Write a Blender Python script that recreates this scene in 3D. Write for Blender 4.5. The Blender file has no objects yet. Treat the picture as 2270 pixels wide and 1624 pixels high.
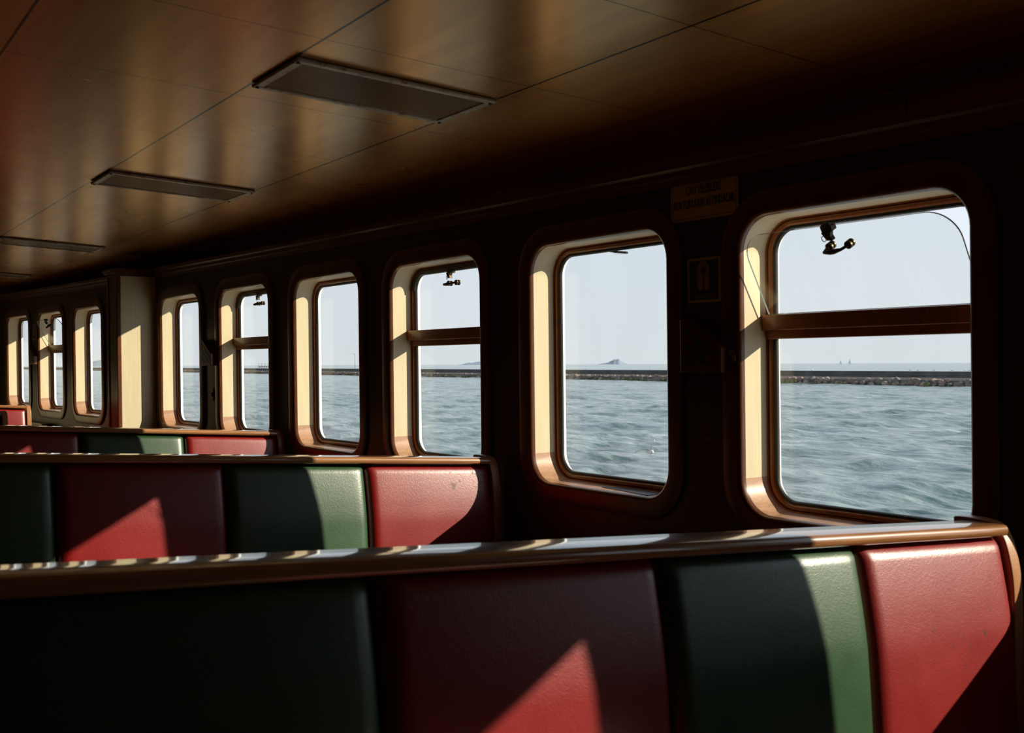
import bpy, bmesh, math, random
import numpy as np
from mathutils import Vector, Matrix

random.seed(7)
SC = bpy.context.scene
COL = SC.collection

# ------------------------------------------------------------------ camera
# ship frame: X outboard (towards the window wall), Y along the cabin, Z up;
# the lens is at the origin, eye height above the deck is 1.25 m
FPX = 2358.2
cam = bpy.data.cameras.new('camera')
cam.sensor_fit = 'HORIZONTAL'; cam.sensor_width = 36.0; cam.lens = FPX / 2270 * 36.0
cam.clip_start = 0.02; cam.clip_end = 60000
cam.dof.use_dof = True; cam.dof.focus_distance = 7.0; cam.dof.aperture_fstop = 9.0
camo = bpy.data.objects.new('camera', cam); COL.objects.link(camo); SC.camera = camo
yaw, pitch, roll = .6005, -.0056, -.0113
f = Vector((math.sin(yaw) * math.cos(pitch), math.cos(yaw) * math.cos(pitch), math.sin(pitch)))
r = Vector((math.cos(yaw), -math.sin(yaw), 0)); u = r.cross(f)
r2 = math.cos(roll) * r + math.sin(roll) * u; u2 = -math.sin(roll) * r + math.cos(roll) * u
camo.matrix_world = Matrix(((r2.x, u2.x, -f.x, 0), (r2.y, u2.y, -f.y, 0), (r2.z, u2.z, -f.z, 0), (0, 0, 0, 1)))

# ------------------------------------------------------------------ sky, sun, exposure
w = bpy.data.worlds.new('sky'); SC.world = w; w.use_nodes = True
nt = w.node_tree; nt.nodes.clear()
out = nt.nodes.new('ShaderNodeOutputWorld'); bg = nt.nodes.new('ShaderNodeBackground')
tc = nt.nodes.new('ShaderNodeTexCoord'); sx = nt.nodes.new('ShaderNodeSeparateXYZ')
rp = nt.nodes.new('ShaderNodeValToRGB')
nt.links.new(tc.outputs['Generated'], sx.inputs[0]); nt.links.new(sx.outputs['Z'], rp.inputs['Fac'])
cr = rp.color_ramp
cr.elements[0].position = 0.0; cr.elements[0].color = (.80, .835, .865, 1)
cr.elements[1].position = .9; cr.elements[1].color = (.36, .44, .58, 1)
e = cr.elements.new(.06); e.color = (.79, .84, .895, 1)
e = cr.elements.new(.20); e.color = (.73, .81, .92, 1)
nt.links.new(rp.outputs['Color'], bg.inputs['Color']); bg.inputs['Strength'].default_value = 1.07
nt.links.new(bg.outputs[0], out.inputs[0])
SUN = Vector((-1.19, 1.0, -.628)).normalized()
sl = bpy.data.lights.new('sun', 'SUN'); sl.energy = 7.8; sl.angle = math.radians(.55); sl.color = (1, .87, .68)
so = bpy.data.objects.new('sun', sl); COL.objects.link(so); so.rotation_mode = 'QUATERNION'
so.rotation_quaternion = SUN.to_track_quat('-Z', 'Y'); so.location = (6, -6, 8)
SC.view_settings.view_transform = 'Standard'; SC.view_settings.look = 'None'
SC.view_settings.gamma = 1; SC.view_settings.exposure = 0.0; SC.view_settings.use_curve_mapping = False
SC.cycles.max_bounces = 8; SC.cycles.diffuse_bounces = 6; SC.cycles.transparent_max_bounces = 16
SC.cycles.sample_clamp_indirect = 3.0

# ------------------------------------------------------------------ node helpers
class NT:
    def __init__(s, name):
        s.m = bpy.data.materials.new(name); s.m.use_nodes = True; s.t = s.m.node_tree
        s.b = s.t.nodes['Principled BSDF']; s.o = s.t.nodes['Material Output']
    def n(s, ty, **kw):
        nd = s.t.nodes.new('ShaderNode' + ty)
        for k, v in kw.items(): setattr(nd, k, v)
        return nd
    def l(s, a, b): s.t.links.new(a, b)
    def set(s, **kw):
        for k, v in kw.items():
            k = k.replace('_', ' ')
            i = s.b.inputs[k]
            if isinstance(v, tuple) and len(v) == 3: v = (*v, 1)
            i.default_value = v
        return s
    def coords(s, scale=(1, 1, 1), which='Object'):
        tc = s.n('TexCoord'); mp = s.n('Mapping'); mp.inputs['Scale'].default_value = scale
        s.l(tc.outputs[which], mp.inputs[0]); return mp.outputs[0]
    def noise(s, scale=5, detail=3, rough=.5, vec=None, sc=(1, 1, 1), dist=0.):
        nd = s.n('TexNoise'); nd.inputs['Scale'].default_value = scale; nd.inputs['Detail'].default_value = detail
        nd.inputs['Roughness'].default_value = rough; nd.inputs['Distortion'].default_value = dist
        s.l(vec or s.coords(sc), nd.inputs['Vector']); return nd.outputs['Fac']
    def ramp(s, fac, stops):
        nd = s.n('ValToRGB'); c = nd.color_ramp
        while len(c.elements) < len(stops): c.elements.new(.5)
        for el, (p, col) in zip(c.elements, stops): el.position = p; el.color = (*col, 1) if len(col) == 3 else col
        s.l(fac, nd.inputs[0]); return nd.outputs[0]
    def mix(s, fac, a, b):
        nd = s.n('Mix', data_type='RGBA')
        for v, i in ((fac, 0), (a, 6), (b, 7)):
            if hasattr(v, 'links'): s.l(v, nd.inputs[i])
            else: nd.inputs[i].default_value = (*v, 1) if isinstance(v, tuple) else v
        return nd.outputs[2]
    def math(s, op, a, b=0., c=None):
        nd = s.n('Math', operation=op)
        for i, v in enumerate((a, b) if c is None else (a, b, c)):
            if hasattr(v, 'links'): s.l(v, nd.inputs[i])
            else: nd.inputs[i].default_value = v
        return nd.outputs[0]
    def bump(s, h, strength=.3, dist=.01):
        nd = s.n('Bump'); nd.inputs['Strength'].default_value = strength; nd.inputs['Distance'].default_value = dist
        s.l(h, nd.inputs['Height']); s.l(nd.outputs[0], s.b.inputs['Normal']); return nd

def plain(name, col, rough=.5, spec=.5, metal=0., coat=0., var=.12, nscale=8.):
    k = NT(name); k.set(Roughness=rough, Metallic=metal)
    k.b.inputs['Specular IOR Level'].default_value = spec; k.b.inputs['Coat Weight'].default_value = coat
    a = tuple(c * (1 - var) for c in col); b = tuple(min(1, c * (1 + var)) for c in col)
    k.l(k.ramp(k.noise(nscale, 4), [(.3, a), (.7, b)]), k.b.inputs['Base Color'])
    return k.m

def wood(name, c1, c2, rough=.35, grain=(1, 1, 1), gs=14., coat=.0, spec=.5, joints=False, bumpy=.12):
    """wood grain stretched along the axis with the small scale"""
    k = NT(name); k.set(Roughness=rough); k.b.inputs['Coat Weight'].default_value = coat
    k.b.inputs['Coat Roughness'].default_value = .07 if coat >= 1 else .18; k.b.inputs['Specular IOR Level'].default_value = spec
    v = k.coords(grain)
    n1 = k.noise(gs, 5, .6, v, dist=.6); n2 = k.noise(gs * 6, 2, .5, v)
    m = k.math('ADD', k.math('MULTIPLY', n1, .7), k.math('MULTIPLY', n2, .3))
    col = k.ramp(m, [(.35, c1), (.62, c2)])
    if joints:
        tc = k.n('TexCoord'); sp = k.n('SeparateXYZ'); k.l(tc.outputs['Object'], sp.inputs[0])
        y = k.math('DIVIDE', k.math('SUBTRACT', sp.outputs['Y'], 2.166), .6165)
        d = k.math('ABSOLUTE', k.math('SUBTRACT', k.math('FRACT', k.math('ADD', y, .5)), .5))
        ln = k.math('LESS_THAN', d, .0035)
        col = k.mix(ln, col, (.004, .003, .002))
    k.l(col, k.b.inputs['Base Color'])
    k.bump(m, bumpy, .002)
    return k.m

M = {}
M['wall'] = wood('dark_laminate', (.034, .0165, .007), (.050, .026, .011), .40, (1, 1, .06), 22, joints=True)
M['trim'] = wood('red_brown_varnished_wood', (.075, .021, .005), (.14, .040, .010), .34, (1, 1, .25), 16, coat=.25)
M['cornice'] = wood('dark_varnished_moulding', (.09, .032, .010), (.14, .05, .016), .4, (1, .1, 1), 16, coat=.2)
M['sill'] = wood('worn_pale_sill_wood', (.36, .19, .10), (.52, .30, .18), .45, (.4, 1, 1), 26, coat=.1)
M['cap'] = wood('varnished_cap_wood', (.25, .10, .032), (.44, .205, .08), .32, (.05, 1, 1), 20, coat=1.)
M['plate'] = wood('end_panel_wood', (.36, .15, .06), (.46, .21, .09), .38, (1, 1, .1), 14, coat=.4)
M['frame'] = wood('amber_frame_wood', (.26, .075, .014), (.40, .13, .026), .35, (1, 1, .3), 18, coat=.3)
M['gasket'] = plain('black_rubber', (.012, .011, .009), .5)
M['jamb'] = plain('white_paint', (.80, .79, .76), .5, var=.04)
M['bronze'] = plain('old_bronze', (.075, .055, .030), .42, metal=.7, var=.3, nscale=60)
M['bright'] = plain('dull_steel', (.42, .39, .34), .35, metal=.9, var=.2, nscale=40)
M['black'] = plain('black_paint', (.012, .010, .008), .4)
M['cream'] = None
k = NT('cream_laminate'); k.set(Roughness=.45)
v = k.coords((1, 1, .05)); n1 = k.noise(60, 3, .6, v); n2 = k.noise(5, 3)
k.l(k.mix(k.math('MULTIPLY', n2, .25), k.ramp(n1, [(.3, (.64, .55, .35)), (.7, (.71, .63, .42))]), (.66, .52, .30)), k.b.inputs['Base Color'])
k.bump(n1, .08, .001); M['cream'] = k.m

SCR = [(1.258, 3.804, 1.471, 3.972, .0012), (1.254, 3.867, 1.689, 4.11, .0014), (1.287, 3.738, 1.508, 3.911, .001), (1.822, 4.237, 1.952, 4.262, .0016), (1.877, 4.331, 1.989, 4.378, .0016), (2.247, 4.089, 2.334, 4.189, .004)]
# ceiling laminate with panel joints (tiles 0.70 x 0.72 m)
k = NT('ceiling_panels'); k.set(Roughness=.30, Metallic=.58); k.b.inputs['Specular IOR Level'].default_value = .5
tc = k.n('TexCoord'); sp = k.n('SeparateXYZ'); k.l(tc.outputs['Object'], sp.inputs[0])
def line(sock, off, per, hw):
    t = k.math('DIVIDE', k.math('SUBTRACT', sock, off), per)
    d = k.math('ABSOLUTE', k.math('SUBTRACT', k.math('FRACT', k.math('ADD', t, .5)), .5))
    return k.math('LESS_THAN', d, hw / per)
lx = line(sp.outputs['X'], .5482, .7040, .0042); ly = line(sp.outputs['Y'], 2.0141, .7219, .0024)
n1 = k.noise(3, 4, .5, k.coords((6, .5, 1))); n2 = k.noise(1.1, 4, .6)
col = k.ramp(k.math('ADD', k.math('MULTIPLY', n1, .5), k.math('MULTIPLY', n2, .5)), [(.35, (.60, .30, .088)), (.65, (.80, .43, .135))])
k.l(k.mix(k.math('MAXIMUM', lx, k.math('MULTIPLY', ly, .8)), col, (.010, .006, .003)), k.b.inputs['Base Color'])
rr_ = k.math('ADD', .21, k.math('MULTIPLY', n2, .12)); k.l(rr_, k.b.inputs['Roughness'])
k.bump(k.math('ADD', k.noise(9, 3, .5, k.coords((5, .4, 1))), k.math('MULTIPLY', k.math('MAXIMUM', lx, ly), -2)), .007, .004)
scr = None
for (xa, ya, xb, yb, wd) in SCR:
    mp = k.n('Mapping', vector_type='TEXTURE'); mp.inputs['Location'].default_value = (xa, ya, 0); mp.inputs['Rotation'].default_value = (0, 0, math.atan2(yb - ya, xb - xa))
    k.l(tc.outputs['Object'], mp.inputs[0]); s2 = k.n('SeparateXYZ'); k.l(mp.outputs[0], s2.inputs[0])
    L_ = math.hypot(xb - xa, yb - ya)
    q = k.math('MULTIPLY', k.math('LESS_THAN', k.math('ABSOLUTE', s2.outputs['Y']), wd), k.math('LESS_THAN', k.math('ABSOLUTE', k.math('SUBTRACT', s2.outputs['X'], L_ / 2)), L_ / 2))
    scr = q if scr is None else k.math('MAXIMUM', scr, q)
bc = k.b.inputs['Base Color'].links[0].from_socket; k.l(k.mix(k.math('MULTIPLY', scr, .55), bc, (.03, .015, .006)), k.b.inputs['Base Color'])
M['ceiling'] = k.m

def vinyl(name, col, col2):
    k = NT(name); k.set(Roughness=.38); k.b.inputs['Specular IOR Level'].default_value = .88
    vo = k.n('TexVoronoi'); vo.inputs['Scale'].default_value = 420; k.l(k.coords((1, 1, 1)), vo.inputs['Vector'])
    n1 = k.noise(4, 4, .6); n2 = k.noise(130, 3, .6)
    k.l(k.ramp(n1, [(.3, col), (.75, col2)]), k.b.inputs['Base Color'])
    k.l(k.math('ADD', .30, k.math('MULTIPLY', n1, .14)), k.b.inputs['Roughness'])
    k.bump(k.math('ADD', k.math('MULTIPLY', vo.outputs['Distance'], .6), k.math('MULTIPLY', n2, .9)), .30, .0011)
    return k.m
M['red'] = vinyl('red_vinyl', (.21, .0028, .0028), (.27, .004, .0038))
def stained(name, centre, rad, nsc, thr, dark):
    m = M['red'].copy(); m.name = name; t = m.node_tree
    b = t.nodes['Principled BSDF']; src = b.inputs['Base Color'].links[0].from_socket
    k = NT.__new__(NT); k.m = m; k.t = t; k.b = b
    tc = k.n('TexCoord'); vs = k.n('VectorMath', operation='SUBTRACT'); k.l(tc.outputs['Object'], vs.inputs[0]); vs.inputs[1].default_value = centre
    vd = k.n('VectorMath', operation='DIVIDE'); k.l(vs.outputs[0], vd.inputs[0]); vd.inputs[1].default_value = rad
    ln = k.n('VectorMath', operation='LENGTH'); k.l(vd.outputs[0], ln.inputs[0])
    msk = k.math('MINIMUM', k.math('MAXIMUM', k.math('MULTIPLY', k.math('SUBTRACT', 1., ln.outputs['Value']), 3.), 0.), 1.)
    n1 = k.noise(1., 3, .6, k.coords(nsc), dist=1.5)
    st = k.math('MULTIPLY', msk, k.ramp(n1, [(thr, (0,) * 3), (thr + .06, (1,) * 3)]))
    k.l(k.mix(k.math('MULTIPLY', st, dark), src, (.05, .02, .018)), b.inputs['Base Color'])
    # the same dirt dulls the sheen
    if dark < .8:
        rs = b.inputs['Roughness'].links[0].from_socket; k.l(k.math('ADD', rs, k.math('MULTIPLY', st, .2)), b.inputs['Roughness'])
    return m
M['red_scuffed'] = stained('red_vinyl_scuffed', (2.13, 1.37, -.60), (.16, .3, .12), (55, 10, 14), .63, .9)
M['red_stained'] = stained('red_vinyl_stained', (2.28, 3.64, -.50), (.12, .3, .13), (22, 22, 26), .56, .6)
M['green'] = vinyl('green_vinyl', (.016, .056, .018), (.024, .078, .026))

# window glass: thin pane, Fresnel reflection over a slightly dusty clear body
def glass(name, tint=(.93, .95, .95), dust=.035):
    k = NT(name); k.t.nodes.remove(k.b)
    tr = k.n('BsdfTransparent'); tr.inputs[0].default_value = (*tint, 1)
    gl = k.n('BsdfGlossy'); gl.inputs['Roughness'].default_value = .015; gl.inputs['Color'].default_value = (1, 1, 1, 1)
    df = k.n('BsdfDiffuse'); df.inputs[0].default_value = (.75, .74, .70, 1)
    lw = k.n('LayerWeight'); lw.inputs[0].default_value = .5
    fr = k.math('ADD', .030, k.math('MULTIPLY', k.math('POWER', lw.outputs['Facing'], 5.), .24))
    n1 = k.noise(6, 5, .65, k.coords((1, 1, .35))); n2 = k.noise(150, 2, .5)
    d = k.math('MULTIPLY', k.ramp(n1, [(.35, (.25,) * 3), (.8, (1,) * 3)]), dust)
    sp_ = k.math('MULTIPLY', k.math('GREATER_THAN', n2, .74), .10)
    m1 = k.n('MixShader'); k.l(k.math('ADD', d, sp_), m1.inputs[0]); k.l(tr.outputs[0], m1.inputs[1]); k.l(df.outputs[0], m1.inputs[2])
    m2 = k.n('MixShader'); k.l(fr, m2.inputs[0]); k.l(m1.outputs[0], m2.inputs[1]); k.l(gl.outputs[0], m2.inputs[2])
    k.l(m2.outputs[0], k.o.inputs['Surface']); return k.m
M['glass'] = glass('pane_glass'); M['sash_glass'] = glass('sash_glass', (.95, .965, .96), .03)
k = NT('glass_edge'); k.set(Base_Color=(.16, .22, .19), Roughness=.15); M['gedge'] = k.m

# ------------------------------------------------------------------ object helpers
def tag(o, label=None, cat=None, group=None, kind=None):
    if label: o['label'] = label
    if cat: o['category'] = cat
    if group: o['group'] = group
    if kind: o['kind'] = kind
    return o
def empty(name, loc=(0, 0, 0), rotz=0., parent=None):
    o = bpy.data.objects.new(name, None); COL.objects.link(o); o.location = loc; o.rotation_euler = (0, 0, rotz)
    o.empty_display_size = .1
    if parent: o.parent = parent
    return o
def obj(name, verts, faces, mat, parent=None, smooth=False, mats=None, fm=None, auto=None):
    me = bpy.data.meshes.new(name); me.from_pydata([tuple(v) for v in verts], [], faces); me.validate()
    bm = bmesh.new(); bm.from_mesh(me); bmesh.ops.recalc_face_normals(bm, faces=bm.faces); bm.to_mesh(me); bm.free()
    for m in (mats or [mat]): me.materials.append(m)
    if fm: 
        for p, i in zip(me.polygons, fm): p.material_index = i
    if smooth or auto:
        for p in me.polygons: p.use_smooth = True
        if auto: me.set_sharp_from_angle(angle=math.radians(auto))
    o = bpy.data.objects.new(name, me); COL.objects.link(o)
    if parent: o.parent = parent
    return o
class MB:
    def __init__(s): s.v = []; s.f = []
    def add(s, V, F):
        b = len(s.v); s.v += [tuple(x) for x in V]; s.f += [[b + i for i in q] for q in F]; return s
    def box(s, x0, x1, y0, y1, z0, z1, fn=None):
        V = [(x, y, z) for x in (x0, x1) for y in (y0, y1) for z in (z0, z1)]
        if fn: V = [fn(*p) for p in V]
        return s.add(V, [(0, 1, 3, 2), (4, 6, 7, 5), (0, 4, 5, 1), (2, 3, 7, 6), (0, 2, 6, 4), (1, 5, 7, 3)])
    def tube(s, pts, rad, n=10, closed=False, caps=True):
        pts = [Vector(p) for p in pts]; N = len(pts); rad = rad if isinstance(rad, (list, tuple)) else [rad] * N
        V = []; F = []
        up = Vector((0, 0, 1))
        for i, p in enumerate(pts):
            d = (pts[(i + 1) % N] - pts[i - 1]) if closed else (pts[min(i + 1, N - 1)] - pts[max(i - 1, 0)])
            d.normalize(); a = d.cross(up)
            if a.length < 1e-3: a = d.cross(Vector((1, 0, 0)))
            a.normalize(); b = d.cross(a)
            for j in range(n):
                t = 2 * math.pi * j / n; V.append(p + rad[i] * (math.cos(t) * a + math.sin(t) * b))
        for i in range(N if closed else N - 1):
            for j in range(n):
                q = (i + 1) % N; F.append([i * n + j, i * n + (j + 1) % n, q * n + (j + 1) % n, q * n + j])
        if caps and not closed: F.append(list(range(n))[::-1]); F.append([(N - 1) * n + j for j in range(n)])
        return s.add(V, F)
    def prism(s, poly, a0, a1, mapf):
        """poly: 2-d outline; mapf(u,v,a) -> xyz"""
        n = len(poly); V = [mapf(*p, a0) for p in poly] + [mapf(*p, a1) for p in poly]
        return s.add(V, [list(range(n))[::-1], list(range(n, 2 * n))] + [[i, (i + 1) % n, n + (i + 1) % n, n + i] for i in range(n)])
    def build(s, name, mat, parent=None, **kw): return obj(name, s.v, s.f, mat, parent, **kw)
def bevel(o, wd, seg=2):
    m = o.modifiers.new('bevel', 'BEVEL'); m.width = wd; m.segments = seg; m.limit_method = 'ANGLE'; return o

def wx(Y): return 2.569 - .0161 * Y - .0001 * Y * Y - .00019 * max(Y, 0) ** 3
def wang(Y): return math.atan(-.0161 - .0002 * Y - .00057 * max(Y, 0) ** 2)     # slope dx/dy of the wall
ZF = -1.25                     # deck

# ------------------------------------------------------------------ floor, ceiling, walls
fl = plain('deck_linoleum', (.38, .20, .07), .5)
o = obj('floor', [(-5, -4, ZF), (3.2, -4, ZF), (3.2, 13.4, ZF), (-5, 13.4, ZF)], [(0, 1, 2, 3)], fl); tag(o, kind='structure')
def zceil(X): return .9636 - .0512 * X
o = obj('ceiling', [(X, Y, zceil(X) + dz) for dz in (0, .05) for X in (-5, 2.92) for Y in (-4, 13.4)],
        [(0, 1, 3, 2), (4, 6, 7, 5), (0, 2, 6, 4), (1, 5, 7, 3), (0, 4, 5, 1), (2, 3, 7, 6)], M['ceiling']); tag(o, kind='structure')
o = MB().box(-5.1, -5, -4, 13.4, ZF, 1.3).build('wall_left', M['wall']); tag(o, kind='structure')
o = MB().box(-5.1, 3.0, -4.1, -4, ZF, 1.3).build('wall_back', M['wall']); tag(o, kind='structure')
o = MB().box(-5.1, 2.11, 12.86, 12.96, ZF, .70).box(-5.1, 2.92, 12.86, 12.96, .70, 1.3).build('wall_front', M['cream']); tag(o, kind='structure')

W = .7953; HB = .475; RC = .115
YL = {'A': 2.3927, 'B': 3.5147, 'C': 4.6648, 'D': 5.7748, 'E': 6.9147, 'F': 8.0568, 'G': 10.2564, 'H': 11.3735, 'I': 12.4771}
wins = [(.137, 'f'), (1.263, 'f'), (2.3927, 'A'), (3.5147, 'B'), (4.6648, 'o'), (5.7748, 'f'),
        (6.9147, 'o'), (8.0568, 'f'), (10.2564, 'f'), (11.3735, 'A'), (12.4771, 'f')]
def wz(Y): return -.0398 + .0072 * Y           # window centre height
def ztop(Y): return .612 + .0115 * Y           # top of the wall lining

NC = 10
def rr(a, b, rad, x, n=NC):
    """rounded rectangle loop in the wall plane (local y = along, z = up) at depth x"""
    L = []
    for cy, cz, t0 in ((a - rad, b - rad, 0), (-(a - rad), b - rad, 90), (-(a - rad), -(b - rad), 180), (a - rad, -(b - rad), 270)):
        for i in range(n + 1):
            t = math.radians(t0 + 90 * i / n); L.append((x, cy + rad * math.cos(t), cz + rad * math.sin(t)))
    return L
def ring(name, prof, mat, parent, a=W / 2, b=HB, rc=RC, sel=None, zoff=0., auto=40):
    """sweep profile [(inset, depth)] round the opening; sel(i) keeps column i"""
    loops = [rr(a - i, b - i, max(rc - i, .012), d) for i, d in prof]
    n = len(loops[0]); V = [(p[0], p[1], p[2] + zoff) for L in loops for p in L]; F = []
    for q in range(len(loops) - 1):
        for i in range(n):
            if sel and not sel(i): continue
            j = (i + 1) % n; F.append([q * n + i, q * n + j, (q + 1) * n + j, (q + 1) * n + i])
    o = obj(name, V, F, mat, parent, auto=auto)
    if sel:
        me = o.data; bm = bmesh.new(); bm.from_mesh(me)
        bmesh.ops.delete(bm, geom=[x for x in bm.verts if not x.link_faces], context='VERTS'); bm.to_mesh(me); bm.free()
    return o
# the closed side of the window wall, interior lining and hull plating, one cell per window
def wall_cell(mb, Y0, Y1, Yc, zc_, off, z0, z1, ins):
    n = 4 * (NC + 1); L = rr(W / 2 - ins, HB - ins, max(RC - ins, .02), off)
    a = wang(Yc); ca, sa = math.cos(a), math.sin(a); x0 = wx(Yc)
    inner = []
    for (d, y, z) in L: inner.append((x0 + d * ca + y * sa, Yc - d * sa + y * ca, zc_ + z))
    outer = []
    for (d, y, z) in L:
        s = max(abs(y) / (W / 2 + .01), abs(z) / HB)
        yy, zz = y / s, z / s
        Y = Yc + (yy / (W / 2 + .01)) * ((Y1 - Yc) if yy > 0 else (Yc - Y0))
        zv = zc_ + zz if abs(zz) < HB * .999 else (z1(Y) if zz > 0 else z0)
        if zv != z0 and zz < HB * .999: zv = zc_ + zz
        outer.append((wx(Y) + off, Y, zv))
    V = inner + outer; mb.add(V, [[i, (i + 1) % n, n + (i + 1) % n, n + i] for i in range(n)])
    # fill the corner triangles of the rectangular cell
    for Yq in (Y0, Y1):
        for top in (0, 1):
            c = (wx(Yq) + off, Yq, z1(Yq) if top else z0)
            idx = [i for i in range(n) if abs(V[n + i][1] - Yq) < 1e-4]
            if not idx: continue
            best = max(idx, key=lambda i: V[n + i][2]) if top else min(idx, key=lambda i: V[n + i][2])
            for nb in ((best + 1) % n, (best - 1) % n):
                if abs(V[n + nb][1] - Yq) > 1e-4: mb.add([V[n + best], c, V[n + nb]], [(0, 1, 2)])
mb_in, mb_out = MB(), MB()
edges = [-4.]  # unseen wall behind the camera left solid, windows omitted to darken the cabin
cs = [y - W / 2 for y, _ in wins]
for i in range(len(cs) - 1): edges.append((cs[i] + cs[i + 1]) / 2)
edges.append(12.95)
for i, c in enumerate(cs):
    wall_cell(mb_in, edges[i], edges[i + 1], c, wz(c), 0., ZF, ztop, .0)
    wall_cell(mb_out, edges[i], edges[i + 1], c, wz(c), .157, -4.3, lambda Y: ztop(Y) - .028, .008)
o = mb_in.build('wall_right', M['wall']); tag(o, kind='structure')
o = mb_out.build('wall_hull', M['jamb']); tag(o, kind='structure')
# recess above the lining: cove behind the cornice
V = []; F = []; ys = [-4 + .5 * i for i in range(34)] + [12.86]
for Y in ys: V += [(wx(Y), Y, ztop(Y) - .002), (2.86, Y, ztop(Y) - .002), (2.86, Y, .84), (2.92, Y, .84), (2.92, Y, ztop(Y) - .03), (wx(Y), Y, ztop(Y) - .03)]
for i in range(len(ys) - 1):
    for q in range(6): F.append([6 * i + q, 6 * i + (q + 1) % 6, 6 * i + 6 + (q + 1) % 6, 6 * i + 6 + q])
o = obj('wall_cove', V, F, M['ceiling']); tag(o, kind='structure')
# cornice mouldings
prof = [(0, -.055), (-.012, -.055), (-.016, -.036), (-.026, -.030), (-.028, -.012), (-.040, -.004), (-.042, .016), (0, .016)]
def sweep_wall(name, prof, zf, mat, y0, y1, n=50):
    V = []; F = []; m = len(prof)
    for i in range(n + 1):
        Y = y0 + (y1 - y0) * i / n
        V += [(wx(Y) + p, Y, zf(Y) + q) for p, q in prof]
    for i in range(n):
        for j in range(m): F.append([i * m + j, i * m + (j + 1) % m, (i + 1) * m + (j + 1) % m, (i + 1) * m + j])
    F.append(list(range(m))); F.append([n * m + j for j in range(m)])
    return obj(name, V, F, mat)
tag(sweep_wall('trim_1', prof, ztop, M['cornice'], -4, 8.13), kind='structure')
tag(sweep_wall('trim_2', prof, ztop, M['cornice'], 8.44, 12.85), kind='structure')

# pilaster between the two runs of windows: cream face, dark trim, crown
PX, PY0, PY1 = 2.045, 8.15, 8.42
p = empty('pilaster', (0, 0, 0)); tag(p, 'cream-faced wooden pilaster standing out from the wall between two runs of windows', 'pilaster')
pw = wx(8.3)
MB().box(PX + .012, pw + .01, PY0, PY1, ZF, .68).build('face_panel', M['cream'], p)
bevel(MB().box(PX - .006, PX + .026, PY0 - .008, PY0 + .03, ZF, .68).build('corner_trim', M['trim'], p), .006, 3)
MB().box(PX - .002, PX + .012, PY0 + .03, PY1, ZF, .68).build('side_panel', M['cornice'], p)
bevel(MB().box(PX - .008, PX + .02, PY1 - .04, PY1 + .004, ZF, .68).build('corner_trim', M['cornice'], p), .006, 3)
cm = MB()
for ov, z0, z1 in ((.012, .66, .685), (.026, .685, .70), (.034, .70, .712)):
    cm.box(PX - ov, pw + .02, PY0 - ov, PY1 + ov, z0, z1)
cm.build('crown', M['cornice'], p)

# ------------------------------------------------------------------ windows
def disc(mb, c, axis, rad, th, n=20):
    c = Vector(c); axis = Vector(axis).normalized()
    mb.tube([c - axis * th * .5, c - axis * th * .35, c + axis * th * .35, c + axis * th * .5], [rad * .86, rad, rad, rad * .86], n)
def sash_hardware(parent, h, cy):
    """latch at the top edge and a handle below it; local frame x outboard, y along, z up the sheet of glass"""
    m = MB()
    m.box(-.013, .012, cy + .012, cy + .050, h - .016, h + .004)
    m.prism([(cy + .014, h - .014), (cy + .048, h - .014), (cy + .042, h - .028), (cy + .036, h - .040), (cy + .016, h - .042), (cy + .020, h - .028)], -.020, -.002, lambda y, z, a: (a, y, z))
    m.box(-.016, .006, cy + .030, cy + .042, h, h + .010)
    la = m.build('latch', M['bronze'], parent); bevel(la, .002)
    m = MB(); cc = Vector((-.012, cy + .050, h - .036))
    m.tube([cc + Vector((0, .0075 * math.cos(t), .0085 * math.sin(t))) for t in [2 * math.pi * i / 20 for i in range(20)]], .0012, 6, closed=True)
    m.build('ring', M['bronze'], la, smooth=True)
    m = MB(); ha = h - .064; y1, y2 = cy + .044, cy - .022
    for yy in (y1, y2):
        disc(m, (-.007, yy, ha), (1, 0, 0), .0125, .010); disc(m, (.007, yy, ha), (1, 0, 0), .0125, .008)
    m.tube([(-.012, y1 + .008, ha - .004), (-.030, y1 + .004, ha - .006), (-.033, y1 - .016, ha - .007), (-.033, y1 - .030, ha - .006), (-.028, y2 + .014, ha - .004), (-.012, y2, ha)],
           [.005, .0065, .0075, .008, .0045, .0045], 10)
    hd = m.build('handle', M['bronze'], parent, auto=40)
    for yy in (y1, y2):
        m = MB(); disc(m, (-.0128, yy + .002, ha), (1, 0, 0), .0035, .003, 10)
        m.build('screw', M['bright'], hd, auto=40)

def rrpoly(y0, y1, z0, z1, rt, rb, n=10):
    P = []
    for cy, cz, t0, rad in ((y1 - rt, z1 - rt, 0, rt), (y0 + rt, z1 - rt, 90, rt), (y0 + rb, z0 + rb, 180, rb), (y1 - rb, z0 + rb, 270, rb)):
        for i in range(n + 1):
            t = math.radians(t0 + 90 * i / n); P.append((cy + rad * math.cos(t), cz + rad * math.sin(t)))
    return P
def plate(name, poly, x0, x1, parent, mats):
    n = len(poly); V = [(x0, *q) for q in poly] + [(x1, *q) for q in poly]
    F = [list(range(n)), list(range(n, 2 * n))[::-1]] + [[i, (i + 1) % n, n + (i + 1) % n, n + i] for i in range(n)]
    return obj(name, V, F, None, parent, mats=mats, fm=[0, 0] + [1] * n)

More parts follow.
